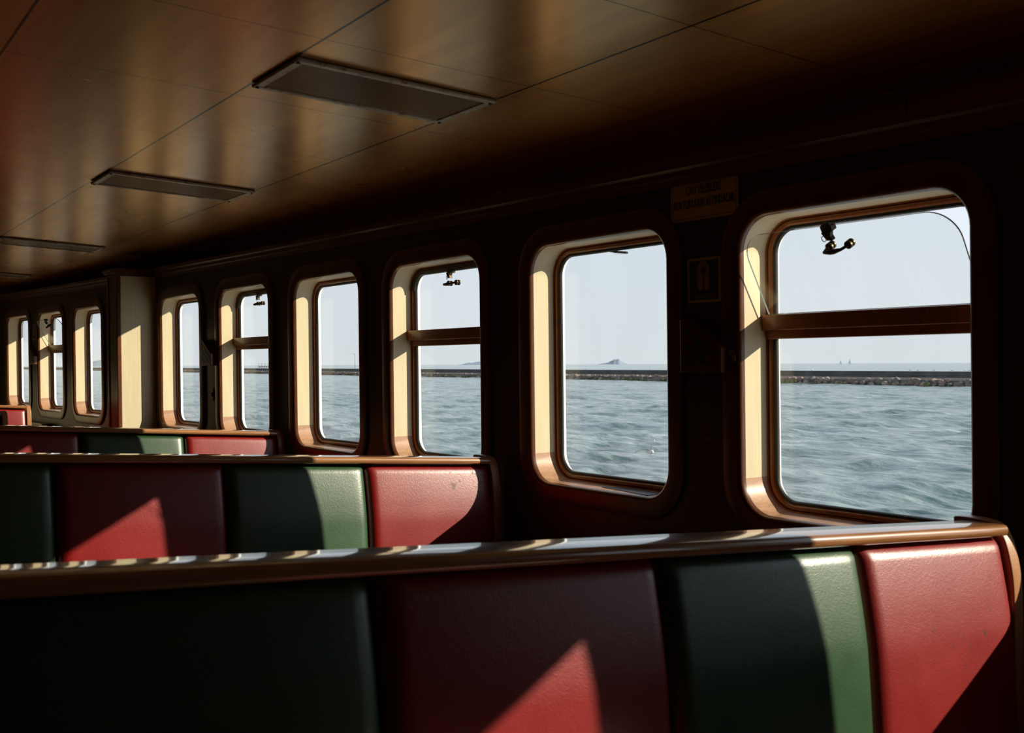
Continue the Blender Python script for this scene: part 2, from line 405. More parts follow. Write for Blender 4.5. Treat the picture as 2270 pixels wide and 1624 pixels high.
n4 = 4 * (NC + 1)
low = lambda i: 2 * (NC + 1) <= i < n4 - 1            # the two lower corners and the bottom run
A_ = W / 2
for wi, (Y, kind) in enumerate(wins):
    Yc = Y - A_; a = wang(Yc)
    win = empty('window_%d' % (wi + 1), (wx(Yc), Yc, wz(Yc)), -a); tag(win, kind='structure')
    opening = kind in 'oA'
    # moulding on the cabin side
    ring('moulding', [(-.072, .002), (-.072, -.010), (-.066, -.012), (-.040, -.013), (-.012, -.014), (-.004, -.013), (.002, -.009), (.005, -.001), (.006, .012)], M['trim'], win)
    # reveal: cream above, worn wood below
    ring('reveal', [(.006, .010), (.008, .117)], M['cream'], win, sel=lambda i: not low(i))
    ring('window_sill', [(.006, .010), (.008, .117)], M['sill'], win, sel=low)
    ring('frame', [(.007, .108), (.012, .109), (.0125, .118), (.016, .113), (.022, .112), (.029, .116), (.034, .126)], M['frame'], win)
    ring('gasket', [(.030, .119), (.039, .119), (.042, .123), (.042, .131), (.034, .132)], M['gasket'], win)
    ring('outer_jamb', [(.040, .131), (.042, .1315), (.028, .153), (.006, .158)], M['jamb'], win)
    zb0 = HB * 2
    if not opening:
        plate('pane', [(q[1], q[2]) for q in rr(A_ - .038, HB - .038, RC - .038, 0)], .1245, .1295, win, [M['glass'], M['gasket']])
    else:
        zt_, zl_, zu_ = .163, .113, .085
        tb = MB(); tb.box(.088, .132, -A_ + .008, A_ - .008, zl_, zt_); tb.box(.108, .134, -A_ + .010, A_ - .010, zu_, zl_ + .002)
        bevel(tb.build('transom_bar', M['frame'], win), .003)
        # lower pane
        P = [q for q in [(q[1], q[2]) for q in rr(A_ - .038, HB - .038, RC - .038, 0)] if q[1] < 0]
        P = [(A_ - .038, zu_ + .01)] + [(-(A_ - .038), zu_ + .01)] + P
        plate('pane', P, .1245, .1295, win, [M['glass'], M['gasket']])
        # upper tilting sash
        hs = HB - .036 - zt_
        ea = 29 if kind == 'A' else 0
        piv = empty('sash', (.100 if kind == 'A' else .122, 0, zt_ + .002), 0, win); piv.rotation_euler = (0, -math.radians(ea), 0)
        ww = A_ - .030
        plate('sash_pane', rrpoly(-ww, ww, 0, hs, .085, .004), -.003, .003, piv, [M['sash_glass'], M['gedge']])
        if kind == 'o':
            ring('sash_gasket', [(.018, .112), (.028, .108), (.040, .113), (.042, .120), (.036, .128)], M['gasket'], win, sel=lambda i: i < 2 * NC + 2)
        # handle and latch belong to the pane of the sash
        sash_hardware(piv, hs, 0.)
    # screw heads in the amber frame
    sm = MB()
    for t in range(7): disc(sm, (.1165, -A_ + .12 + t * .093, -HB + .020), (1, 0, 0), .004, .005, 8)
    for t in range(6):
        for s in (-1, 1): disc(sm, (.1165, s * (A_ - .020), -HB + .15 + t * .13), (1, 0, 0), .004, .005, 8)
    sm.build('frame_screws', M['bronze'], win, auto=40)
    if kind == 'B':
        g = MB(); g.tube([(.135, .075, HB - .036), (.128, .02, HB - .046), (.118, -.055, HB - .056)], [.004, .005, .005], 6)
        g.build('loose_gasket', M['gasket'], win)

# ------------------------------------------------------------------ benches
CAPT = .026
def captop(X): return -.2387 - .0669 * X
prof_front = [(0.0, 1.412), (-.03, 1.404), (-.084, 1.393), (-.14, 1.383), (-.21, 1.373), (-.32, 1.366), (-.40, 1.362), (-.60, 1.355)]
def pf(dz):
    for (a0, b0), (a1, b1) in zip(prof_front, prof_front[1:]):
        if dz >= a1: return b0 + (b1 - b0) * (dz - a0) / (a1 - a0)
    return prof_front[-1][1]
def cushion(name, X0, X1, Yf, mat, parent, side=1, nu=28, nv=34, XE=99.):
    """upholstered back panel; Yf = far edge of the cap; side 1 faces the camera's way"""
    dY = Yf - 1.5; T = .052; H = .56; R = .034
    g = .0018; X0 += g; X1 -= g
    last = abs(X1 + g - (XE - .004)) < 1e-6
    def ed(t, L):
        d = min(t, L - t)
        return math.sqrt(max(0, 1 - (1 - min(d / R, 1)) ** 2))
    def samp(n, L):
        c = []
        for i in range(n + 1):
            t = i / n; t = .5 - .5 * math.cos(math.pi * t); c.append(t * L)
        return c
    us, vs = samp(nu, X1 - X0), samp(nv, H); V = []; F = []
    for v in vs:
        for uu in us:
            X = X0 + uu; dz = -v; e = min(ed(uu, X1 - X0), ed(v, H)) * .999
            eu = ed(uu, X1 - X0)
            if last and uu > (X1 - X0) / 2: eu = 1 - (1 - eu) * .42
            else: eu = 1 - (1 - eu) * .68
            e = eu * ed(v, H)
            belly = .006 * math.sin(math.pi * uu / (X1 - X0)) ** .5 if X1 > X0 else 0
            yy = pf(dz) + T - (T * e) - belly * (e) 
            wr = .0012 * math.sin(uu * 90 + X0 * 9) * math.exp(-v / .02)
            yy += wr
            if side < 0: yy = 2 * 1.4575 - yy
            V.append((X, yy + dY, captop(X) - CAPT + .004 + dz))
    nb = nu + 1
    for j in range(nv):
        for i in range(nu): F.append([j * nb + i, j * nb + i + 1, (j + 1) * nb + i + 1, (j + 1) * nb + i])
    # flat back
    b = len(V); ybk = (1.452 if side > 0 else 1.463) + dY
    per = [i for i in range(nb)] + [j * nb + nu for j in range(1, nv + 1)] + [nv * nb + i for i in range(nu - 1, -1, -1)] + [j * nb for j in range(nv - 1, 0, -1)]
    for i in per: V.append((V[i][0], ybk if True else 0, V[i][2]))
    m = len(per)
    F += [[per[i], per[(i + 1) % m], b + (i + 1) % m, b + i] for i in range(m)]; F.append([b + i for i in range(m)])
    return obj(name, V, F, mat, parent, auto=60)
def bench(label, Yf, Xend, joints, colors, x_in):
    dY = Yf - 1.5
    root = empty('bench', (joints[0], Yf - .04, ZF)); tag(root, label, 'bench', None)
    def loc(o): o.matrix_parent_inverse = root.matrix_basis.inverted(); o.parent = root; return o
    root.matrix_basis  # identity rotation
    inv = Matrix.Translation((-joints[0], -(Yf - .04), -ZF))
    def put(o): o.parent = root; o.matrix_parent_inverse = inv; return o
    # backrest cap with a rounded nose on both long sides
    P = []
    y0, y1, t = 1.383, 1.500, CAPT
    for i in range(9):
        a = math.radians(90 + 180 * i / 8); P.append((y0 + .011 + .011 * math.cos(a), -t / 2 + t / 2 * math.sin(a)))
    for i in range(9):
        a = math.radians(-90 + 180 * i / 8); P.append((y1 - .008 + .008 * math.cos(a), -t / 2 + t / 2 * math.sin(a)))
    N = 24; V = []; F = []; m = len(P)
    for i in range(N + 1):
        X = x_in + (Xend - x_in) * i / N
        sh = 0
        if i == N: sh = .006
        V += [(X, y + dY + (sh if y < 1.4 else 0), captop(X) + z) for y, z in P]
    for i in range(N):
        for j in range(m): F.append([i * m + j, i * m + (j + 1) % m, (i + 1) * m + (j + 1) % m, (i + 1) * m + j])
    F += [list(range(m)), [N * m + j for j in range(m)]]
    put(obj('cap_rail', V, F, M['cap'], None, auto=50))
    # core board behind the cushions
    put(MB().box(x_in, Xend, 1.446 + dY, 1.470 + dY, ZF + .30, -.25, lambda x, y, z: (x, y, z if z < -.6 else captop(x) - CAPT + .002)).build('backboard', M['cornice']))
    js = [Xend + .004] + joints
    for i in range(len(js) - 1):
        c = M[colors[i]]; o = cushion('back_cushion', js[i + 1], js[i], Yf, c, None, 1, XE=Xend + .008)
        put(o); o['label'] = ('green' if 'green' in colors[i] else 'red') + ' vinyl back panel'
        if dY < 6: put(cushion('back_cushion', js[i + 1], js[i], Yf, c, None, -1, 10, 12))
        for s in (1, -1):
            # seat cushions
            ya, yb = (.93, 1.36) if s > 0 else (1.555, 1.985)
            sc = MB().box(js[i + 1] + .004, js[i] - .004, ya + dY, yb + dY, ZF + .30, ZF + .39).build('seat_cushion', c)
            bevel(sc, .02, 3); put(sc)
    # end panel with rounded shoulders
    pts = [(1.372, -.60), (1.372, -.182), (1.376, -.120), (1.384, -.075), (1.394, -.040), (1.404, -.020), (1.418, -.004), (1.436, .003), (1.480, .006), (1.528, .006), (1.536, .002), (1.534, -.006), (1.548, -.10), (1.555, -.6)]
    for _ in range(2):                         # round the shoulders off
        q = [pts[0]]
        for (a0, b0), (a1, b1) in zip(pts, pts[1:]): q += [(a0 * .75 + a1 * .25, b0 * .75 + b1 * .25), (a0 * .25 + a1 * .75, b0 * .25 + b1 * .75)]
        pts = q + [pts[-1]]
    e = MB(); e.prism([(a + (.006 if a < 1.46 else 0), b + captop(Xend)) for a, b in pts], Xend + .006, Xend + .044, lambda u_, v_, a: (a, u_ + dY, v_))
    put(bevel(e.build('end_panel', M['plate']), .006, 3))
    e = MB(); e.prism([(.96, ZF + .03), (.96, ZF + .30), (1.98, ZF + .30), (1.98, ZF + .03)], x_in + .03, Xend - .03, lambda u_, v_, a: (a, u_ + dY, v_))
    put(e.build('seat_base', M['cornice']))
    for X in (x_in + .2, (x_in + Xend) / 2, Xend - .2):
        for yy in (1.02, 1.90): put(MB().box(X - .03, X + .03, yy - .03 + dY, yy + .03 + dY, ZF, ZF + .035).build('foot', M['black']))
    return root
J = [1.83, 1.28, .717, .16, -.39]
C5 = ['red', 'green', 'red', 'green', 'red']
bench('nearest wooden-capped bench across the foreground, back of red and green vinyl panels', 1.5, 2.345, J, ['red_scuffed'] + C5[1:], -.39)
bench('second wooden-capped bench from the camera, blotchy grey stain on its red wall-end panel', 3.76, 2.388, J, ['red_stained'] + C5[1:], -.39)
bench('third wooden-capped bench, only its rail and panel tops showing in front of the pilaster', 5.98, 2.362, J, C5, -.39)
bench('short shadowed bench at the left edge, dark end panel before the farthest bench', 8.28, 1.255, [.70, .15, -.39], ['green', 'red', 'green'], -.39)
bench('farthest bench at the left edge, sunlit red panel and bright wooden end panel', 10.50, 1.80, [1.83 - .60, .70, .15, -.39], ['red', 'green', 'red', 'green'], -.39)

# ------------------------------------------------------------------ ceiling lights
k = NT('prismatic_diffuser'); k.set(Roughness=.24, Metallic=.45, Base_Color=(.16, .12, .07)); k.b.inputs['Specular IOR Level'].default_value = .7
wv = k.n('TexWave', wave_type='BANDS', bands_direction='DIAGONAL'); wv.inputs['Scale'].default_value = 38; k.l(k.coords((1, 1.4, 0)), wv.inputs['Vector'])
k.bump(wv.outputs['Fac'], .9, .004)
k.l(k.mix(k.math('MULTIPLY', wv.outputs['Fac'], .5), (.42, .31, .16), (.10, .075, .04)), k.b.inputs['Base Color'])  # light and dark of the ribs painted in, on top of the bump
M['diffuser'] = k.m
k = NT('rusty_white_enamel'); k.set(Roughness=.35, Metallic=.25)
n1 = k.noise(26, 5, .7); k.l(k.ramp(n1, [(.52, (.44, .39, .29)), (.62, (.30, .13, .04))]), k.b.inputs['Base Color'])
k.bump(n1, .3, .002); M['enamel'] = k.m
LB = ['rusted ceiling light with ribbed diffuser, the large one nearest the camera', 'second ceiling light from the camera, thin pale frame on the brown panels',
      'third ceiling light from the camera, foreshortened at the left edge', 'farthest ceiling light, a thin sliver low at the left edge']
first = None
def make_light():
    root = empty('ceiling_light')
    x0, x1, y0, y1 = 1.252, 1.952, -.185, .185
    zc_ = lambda x, y, z: (x, y, zceil(x) - .001 + z)
    m = MB(); bw = .030
    for (a, b, c, d) in ((x0, x1, y0, y0 + bw), (x0, x1, y1 - bw, y1), (x0, x0 + bw, y0 + bw, y1 - bw), (x1 - bw, x1, y0 + bw, y1 - bw)):
        m.box(a, b, c, d, -.013, -.001, zc_)
    bevel(m.build('frame', M['enamel'], root), .004)
    m = MB(); m.box(x0 + bw, x1 - bw, y0 + bw, y1 - bw, -.009, -.004, zc_); m.build('diffuser', M['diffuser'], root)
    for X in (x0 + .012, x1 - .012):
        for yy in (y0 + .02, y1 - .02):
            m = MB(); disc(m, (X, yy, zceil(X) - .015), (0, 0, 1), .006, .005, 10); m.build('screw', M['bronze'], root)
    return root
def copy_tree(o, parent=None):
    c = o.copy(); COL.objects.link(c)
    if parent: c.parent = parent
    for ch in [x for x in bpy.data.objects if x.parent == o]: copy_tree(ch, c)
    return c
for i, Y in enumerate((3.108, 5.280, 8.26, 11.06)):
    L = make_light() if i == 0 else copy_tree(first)
    first = first or L
    L.location = (0, Y, 0); tag(L, LB[i], 'ceiling light', 'recessed lights along the ceiling')

# ------------------------------------------------------------------ signs and small things on the window wall
M['sign_cream'] = plain('aged_cream_plastic', (.44, .33, .16), .4)
M['sign_ink'] = plain('dark_lettering', (.018, .015, .012), .5)
M['sign_green'] = plain('dark_green_print', (.030, .042, .026), .4)
M['sign_pale'] = plain('faded_print', (.30, .22, .10), .5)
def wallroot(name, Yc, zc_, off=0.):
    """empty on the wall: local x = to the right along the wall, local y = up, local z = out of the wall"""
    a = wang(Yc); o = empty(name)
    t = Vector((math.sin(a), math.cos(a), 0)); n_ = Vector((-math.cos(a), math.sin(a), 0))
    xx = -t; yy = Vector((0, 0, 1)); pos = Vector((wx(Yc), Yc, zc_)) + n_ * off
    o.matrix_world = Matrix(((xx.x, yy.x, n_.x, pos.x), (xx.y, yy.y, n_.y, pos.y), (xx.z, yy.z, n_.z, pos.z), (0, 0, 0, 1)))
    return o
def board(name, wd, ht, z0, z1, mat, parent, b=0.):
    o = MB().box(-wd / 2, wd / 2, -ht / 2, ht / 2, z0, z1).build(name, mat, parent)
    if b: bevel(o, b)
    return o
def text(name, s, size, xs, x, y, z, mat, parent, width=None, th=.0006, sp=1.):
    cu = bpy.data.curves.new('t', 'FONT'); cu.body = s; cu.size = size; cu.align_x = 'CENTER'; cu.align_y = 'CENTER'; cu.extrude = th; cu.space_character = sp
    cu.offset = size * .007
    t = bpy.data.objects.new('t', cu); COL.objects.link(t); dg = bpy.context.evaluated_depsgraph_get()
    me = bpy.data.meshes.new_from_object(t.evaluated_get(dg)); bpy.data.objects.remove(t); me.name = name; me.materials.clear(); me.materials.append(mat)
    xsv = [v.co.x for v in me.vertices]; w_ = max(xsv) - min(xsv)
    if width: xs = width / w_
    o = bpy.data.objects.new(name, me); COL.objects.link(o); o.parent = parent; o.location = (x, y, z); o.scale = (xs, 1, 1); return o
s = wallroot('wall_sign', 2.548, .537); tag(s, 'cream rectangular sign with two lines of lettering, high between the nearest two windows', 'sign')
board('board', .304, .150, 0, .004, M['sign_cream'], s)
m = MB(); a, b, t = .144, .068, .0016
for (x0, x1, y0, y1) in ((-a, a, b - t, b), (-a, a, -b, -b + t), (-a, -a + t, -b, b), (a - t, a, -b, b)): m.box(x0, x1, y0, y1, .0038, .0046)
m.build('border_line', M['sign_ink'], s)
text('lettering', 'CAN YELEKLERİ', .040, 1, .0, .024, .0045, M['sign_ink'], s, width=.158)
text('lettering', 'KOLTUKLARIN ALTINDADIR.', .040, 1, .002, -.020, .0045, M['sign_ink'], s, width=.276)
def lifesign(Yc, zc_, label, wd=.150, ht=.148):
    s = wallroot('lifejacket_sign', Yc, zc_); tag(s, label, 'sign', 'life jacket signs on the window wall')
    board('board', wd, ht, 0, .003, M['sign_cream'], s)
    board('dark_field', wd * .87, ht * .88, .0028, .0040, M['sign_green'], s)
    # horseshoe life jacket symbol
    m = MB(); R1, R0 = .0265, .0105
    yb, yt = -.030, .028
    P = [(R1 * math.cos(math.radians(t)), yt + R1 * math.sin(math.radians(t)) * 1.0) for t in range(0, 181, 12)]
    P += [(-R1, yb)] + [(-R1 / 2 - .001 - (R1 / 2 - .001) * math.cos(math.radians(t)), yb - .012 * math.sin(math.radians(t))) for t in range(15, 166, 15)] + [(-.0020, yb)]
    P += [(-.0020, yt - .020)] + [(R0 * math.cos(math.radians(t)), yt - .004 + R0 * 1.15 * math.sin(math.radians(t))) for t in range(250, -71, -14)] + [(.0020, yt - .020), (.0020, yb)]
    P += [(R1 / 2 + .001 - (R1 / 2 - .001) * math.cos(math.radians(t)), yb - .012 * math.sin(math.radians(t))) for t in range(15, 166, 15)] + [(R1, yb)]
    m.prism(P, .0038, .0048, lambda x, y, a: (x, y + .008, a)); m.build('life_jacket_symbol', M['sign_pale'], s)
    text('lettering', 'LIFEJACKET', .0165, 1, 0, -.053, .0042, M['sign_pale'], s, width=.106)
    return s
lifesign(2.550, .2595, 'LIFEJACKET sign with horseshoe symbol on the wall between the nearest two windows')
lifesign(11.465 + .035, .336, 'tiny far LIFEJACKET sign between the two farthest windows at the left edge')
def grille(Yc, zc_, label):
    s = wallroot('wall_grille', Yc, zc_); tag(s, label, 'grille', 'slanted wooden grilles on the window wall')
    P = [(-.0925, -.088), (.0925, -.088), (.0925, -.008), (-.062, .088), (-.0925, .088)]
    m = MB(); m.prism(P, 0, .045, lambda x, y, a: (x + (.0 if a else .0), y, a)); body = bevel(m.build('body', M['trim'], s), .003)
    m = MB()
    def slot(c0, c1):
        # band between two parallels of the sloping top edge, clipped to an inner frame
        k_ = -.096 / .1545
        pts = []
        xl, xr, yb = -.072, .070, -.066
        def yat(c, x): return c + k_ * (x + .0625)
        poly = []
        for x in np.linspace(xl, xr, 25):
            y1, y0 = yat(c1, x), yat(c0, x)
            if y1 > yb: poly.append((x, y1, max(y0, yb)))
        if len(poly) > 1: m.prism([(p[0], p[1]) for p in poly] + [(p[0], p[2]) for p in reversed(poly)], .0435, .0462, lambda x, y, a: (x, y, a))
    slot(.035, .058); slot(-.012, .013); slot(-.090, -.034)
    m.build('slot', M['black'], s)
    return s
grille(2.53, .042, 'slanted wooden grille below the LIFEJACKET sign between the nearest two windows')
grille(7.06, .078, 'slanted wooden grille on the wall left of the third window from the pilaster, near the tilted light strip'.replace(' near the tilted light strip', '').rstrip(','))
grille(11.47, .105, 'slanted wooden grille below the far LIFEJACKET sign at the left edge')
bpy.data.objects['wall_grille.001']['label'] = 'slanted wooden grille between the first two windows right of the pilaster'

M['paper'] = plain('yellowed_label_paper', (.12, .085, .04), .6)
s = wallroot('wall_label', 2.540, -.248); tag(s, 'small dim paper label low on the wall between the nearest two windows', 'label')
board('paper', .034, .055, 0, .001, M['paper'], s); board('print', .016, .026, .0009, .0014, M['sign_ink'], s)
k = NT('torn_tape'); k.set(Roughness=.35)
n1 = k.noise(90, 3, .6); k.l(k.ramp(n1, [(.45, (.07, .045, .02)), (.55, (.55, .45, .28))]), k.b.inputs['Base Color']); M['tape'] = k.m
for (Yc, zc_, lab, P) in ((2.655, -.118, 'torn flake of old tape at window frame, low left of the grille', [(-.006, -.028), (.006, -.03), (.010, -.004), (.006, .010), (.009, .026), (-.004, .03), (-.008, .004)]),
                      (2.415, .008, 'torn flake of old tape right of the grille beside the nearest window', [(-.02, .014), (-.006, -.006), (.006, -.026), (.014, -.020), (.010, .008), (.0, .018)])):
    s = wallroot('tape_scrap', Yc, zc_, .0005 if Yc > 2.5 else .016); tag(s, lab, 'tape')
    m = MB(); m.prism(P, 0, .001, lambda x, y, a: (x, y, a)); m.build('tape_flake', M['tape'], s)
s = wallroot('wall_latch', 7.05, -.205); tag(s, 'small dark plate on the wall below the grille right of the pilaster', 'plate')
board('backplate', .035, .085, 0, .004, M['bronze'], s, .002); board('catch', .014, .03, .004, .010, M['black'], s, .002)
# a narrow lit ledge on the wall beyond the nearest bench and one far off
def ledge(name, Y0, Y1, z, d, label, t=.30):
    Yc = (Y0 + Y1) / 2; s = wallroot(name, Yc, z); tag(s, label, 'ledge')
    L = Y1 - Y0
    bevel(MB().box(-L / 2, L / 2, -.018, 0, 0, d).build('top_board', M['trim'], s), .004)
    MB().box(-L / 2 + .02, L / 2 - .02, -t, -.018, 0, d - .02).build('front_board', M['cornice'], s)
ledge('wall_ledge', 1.85, 2.86, -.607, .05, 'low wooden ledge on the wall just beyond the nearest bench rail')
ledge('wall_ledge', 10.95, 11.75, -.555, .10, 'far low wooden ledge under the windows right of the farthest bench')
s = empty('leaflet', (wx(3.0) + .045, 2.98, -.4855 - .0025)); tag(s, 'flat black folded leaflet lying on the sill of the second window from the right', 'leaflet')
m = MB(); m.prism([(-.03, -.13), (.045, -.13), (.055, .10), (.0, .16)], 0, .004, lambda x, y, a: (x, y, a)); m.build('cover', M['black'], s)

# ------------------------------------------------------------------ sea
H = 4.0
def S(x, y, z): return (x, y, z - .0084 * x + .0014 * y)          # the ship heels half a degree against the sea
rng = np.random.RandomState(3)
nr, na = 1150, 760
rad = 9.0 * np.exp(np.linspace(0, 1, nr) ** 1.15 * math.log(26000 / 9.0))
ang = np.radians(np.linspace(2, 104, na))                          # from +Y towards +X
RR, AA = np.meshgrid(rad, ang, indexing='ij')
X = RR * np.sin(AA); Y = RR * np.cos(AA); Z = np.zeros_like(X); DX = np.zeros_like(X); DY = np.zeros_like(X)
fade_r = lambda lam: 1 / (1 + (RR / (lam * 110)) ** 4)
for i in range(78):
    lam = .35 * (26 ** rng.rand()) if i > 12 else rng.uniform(5, 12)
    th = math.radians(rng.normal(75, 34)); kk = 2 * math.pi / lam
    amp = .0092 * lam ** .78 * rng.uniform(.5, 1.2) * (.72 if lam > 3 else 1.)
    ph = kk * (X * math.sin(th) + Y * math.cos(th)) + rng.uniform(0, 6.28)
    fd = fade_r(lam) * np.clip((lam * 22) / RR + .15, 0, 1)
    Z += amp * np.cos(ph) * fd; DX -= .8 * amp * math.sin(th) * np.sin(ph) * fd; DY -= .8 * amp * math.cos(th) * np.sin(ph) * fd
X = X + DX; Y = Y + DY; ZZ = -H + Z - .0084 * X + .0014 * Y
co = np.stack([X, Y, ZZ], -1).reshape(-1, 3).astype(np.float32)
ii, jj = np.meshgrid(np.arange(nr - 1), np.arange(na - 1), indexing='ij'); b0 = (ii * na + jj).reshape(-1)
quads = np.stack([b0, b0 + na, b0 + na + 1, b0 + 1], -1).astype(np.int32)
me = bpy.data.meshes.new('sea'); me.vertices.add(len(co)); me.vertices.foreach_set('co', co.reshape(-1))
me.loops.add(quads.size); me.loops.foreach_set('vertex_index', quads.reshape(-1))
me.polygons.add(len(quads)); me.polygons.foreach_set('loop_start', np.arange(0, quads.size, 4, dtype=np.int32))
me.polygons.foreach_set('loop_total', np.full(len(quads), 4, np.int32)); me.update(calc_edges=True)
me.polygons.foreach_set('use_smooth', np.ones(len(quads), bool))
k = NT('sea_water'); k.set(Roughness=.16, Base_Color=(.035, .10, .105)); k.b.inputs['IOR'].default_value = 1.333
tc = k.n('TexCoord'); pos = tc.outputs['Object']
def vm(sc): 
    mp = k.n('Mapping'); mp.inputs['Scale'].default_value = sc; k.l(pos, mp.inputs[0]); return mp.outputs[0]
na_ = k.noise(1.9, 6, .62, vm((1.5, .8, 1)), dist=.4); nb_ = k.noise(.045, 4, .6, vm((1, .8, 1)), dist=.5); nc_ = k.noise(.5, 4, .65, vm((1.5, .5, 1)), dist=1.)
foam = k.math('MULTIPLY', k.ramp(nc_, [(.54, (0,) * 3), (.70, (1,) * 3)]), k.ramp(nb_, [(.40, (.0,) * 3), (.60, (1,) * 3)]))
foam = k.math('MULTIPLY', foam, k.ramp(na_, [(.38, (.15,) * 3), (.58, (1.,) * 3)]))
nd_ = k.noise(1.2, 5, .62, vm((2.2, .55, 1)), dist=.8)
wcol = k.ramp(k.math('ADD', k.math('MULTIPLY', nd_, .6), k.math('MULTIPLY', nc_, .4)), [(.38, (.030, .098, .088)), (.58, (.30, .37, .38))])  # aeration plus painted sky reflection: pale crests, dark troughs in the base colour
k.l(k.mix(foam, wcol, (.62, .66, .68)), k.b.inputs['Base Color'])
k.l(k.math('ADD', .15, k.math('MULTIPLY', foam, .6)), k.b.inputs['Roughness'])
k.bump(k.math('ADD', na_, k.math('MULTIPLY', k.noise(9, 3, .6, vm((1.5, 1, 1))), .25)), .55, .12)
me.materials.append(k.m)
o = bpy.data.objects.new('sea', me); COL.objects.link(o); tag(o, 'choppy blue green sea with pale wake streaks outside the windows', 'sea', None, 'stuff')

# ------------------------------------------------------------------ breakwater
def bwx(Y): return 155.5 + .064 * Y           # sea-side line of the waterline
def bwx2(Y): return bwx(Y) + 5
M['concrete'] = plain('weathered_concrete', (.17, .15, .13), .9, nscale=.5, var=.3)
M['concrete2'] = plain('pale_concrete_ledge', (.40, .33, .28), .9, nscale=.5, var=.2)
M['parapet'] = plain('dark_concrete_parapet', (.085, .085, .08), .9, nscale=.4, var=.3)
def longbox(name, dx0, dx1, z0, z1, mat, parent, Y0=40, Y1=1500):
    V = []; F = []; N = 24
    for i in range(N + 1):
        Y = Y0 + (Y1 - Y0) * (i / N) ** 1.5
        for dx, z in ((dx0, z0), (dx1, z0), (dx1, z1), (dx0, z1)): V.append(S(bwx(Y) + dx, Y, z))
    for i in range(N):
        for j in range(4): F.append([4 * i + j, 4 * i + (j + 1) % 4, 4 * i + 4 + (j + 1) % 4, 4 * i + 4 + j])
    F += [[0, 1, 2, 3], [4 * N + j for j in range(4)]]
    return obj(name, V, F, mat, parent)
bw = empty('breakwater'); tag(bw, 'long low concrete breakwater with parapet wall stretching across the water', 'breakwater')
longbox('core', .8, 6.5, -5, -2.95, M['concrete'], bw); longbox('ledge', 2.6, 6.5, -2.95, -2.62, M['concrete2'], bw); longbox('parapet', 4.4, 5.6, -2.62, -1.50, M['parapet'], bw)
# boulders along the foot: 300 nearest as things, the rest one mesh
def rockmesh(seed, sub=2):
    rn = random.Random(seed); bm = bmesh.new(); bmesh.ops.create_icosphere(bm, subdivisions=sub, radius=1)
    pl = [(Vector((rn.gauss(0, 1), rn.gauss(0, 1), rn.gauss(0, 1))).normalized(), rn.uniform(.55, .9)) for _ in range(9)]
    for v in bm.verts:
        for n_, d in pl:
            q = v.co.dot(n_)
            if q > d: v.co -= n_ * (q - d)
        v.co *= rn.uniform(.96, 1.04)
    V = [v.co.copy() for v in bm.verts]; F = [[x.index for x in fc.verts] for fc in bm.faces]; bm.free(); return V, F
def rockmat(name, c, wet=False):
    k = NT(name); k.set(Roughness=.85)
    k.l(k.ramp(k.noise(1.2, 5, .7), [(.3, tuple(q * .55 for q in c)), (.7, c)]), k.b.inputs['Base Color']); return k.m
rmats = [rockmat('brown_boulder', (.27, .19, .15)), rockmat('pinkish_boulder', (.42, .31, .26)), rockmat('grey_boulder', (.22, .20, .18)), rockmat('weedy_boulder', (.14, .15, .04))]
rmesh = []
for i in range(8):
    V, F = rockmesh(i)
    for mi, mt in enumerate(rmats):
        me = bpy.data.meshes.new('boulder'); me.from_pydata([tuple(v) for v in V], [], F); me.materials.append(mt); rmesh.append((mi, me))
def rock_iter(Y0, Y1, rn):
    Y = Y0
    while Y < Y1:
        for row in range(2):
            fz = rn.random(); sz = rn.uniform(.45, .85)
            z = -4.0 + .15 + row * .62 + rn.uniform(-.1, .12); x = bwx(Y) + .1 + row * 1.0 + rn.uniform(-.3, .3)
            yield (x, Y + rn.uniform(-.4, .4) + row * .5, z, sz, (3 if (row == 0 and rn.random() < .45) else rn.choice((0, 0, 1, 2))))
        Y += rn.uniform(1.0, 1.5)
rn = random.Random(11); rocks = list(rock_iter(88, 900, rn))
def vis(y):  # boulder seen through the nearest panes
    return 98 <= y <= 150 or 181 <= y <= 246
near = [q for q in rocks if vis(q[1])]; near = near[:300]; nearset = set(id(q) for q in near)
for q in near:
    x, y, z, s_, mi = q
    mm = rn.choice([m_ for i_, m_ in rmesh if i_ == mi]); o = bpy.data.objects.new('boulder', mm); COL.objects.link(o)
    o.location = S(x, y, z); o.scale = (s_ * rn.uniform(.8, 1.1), s_ * rn.uniform(.9, 1.35), s_ * rn.uniform(.65, .9)); o.rotation_euler = (rn.uniform(-.3, .3), rn.uniform(-.3, .3), rn.uniform(0, 6.28))
    tag(o, 'rough brown boulder piled at the waterline of the breakwater', 'boulder', 'boulders along the foot of the breakwater')
V = []; F = []; fm = []
base = [rockmesh(20 + i, 1) for i in range(6)]
for q in rocks:
    if id(q) in nearset: continue
    x, y, z, s_, mi = q; bv, bf = rn.choice(base); b = len(V); a = rn.uniform(0, 6.28)
    for v in bv: V.append(S(x + s_ * (v.x * math.cos(a) - v.y * math.sin(a)), y + s_ * 1.15 * (v.x * math.sin(a) + v.y * math.cos(a)), z + s_ * .8 * v.z))
    F += [[b + i for i in t] for t in bf]; fm += [mi] * len(bf)
o = obj('boulder_heap', V, F, None, None, mats=rmats, fm=fm); tag(o, 'countless small brown rocks along the far stretches of the breakwater', 'rocks', 'boulders along the foot of the breakwater', 'stuff')

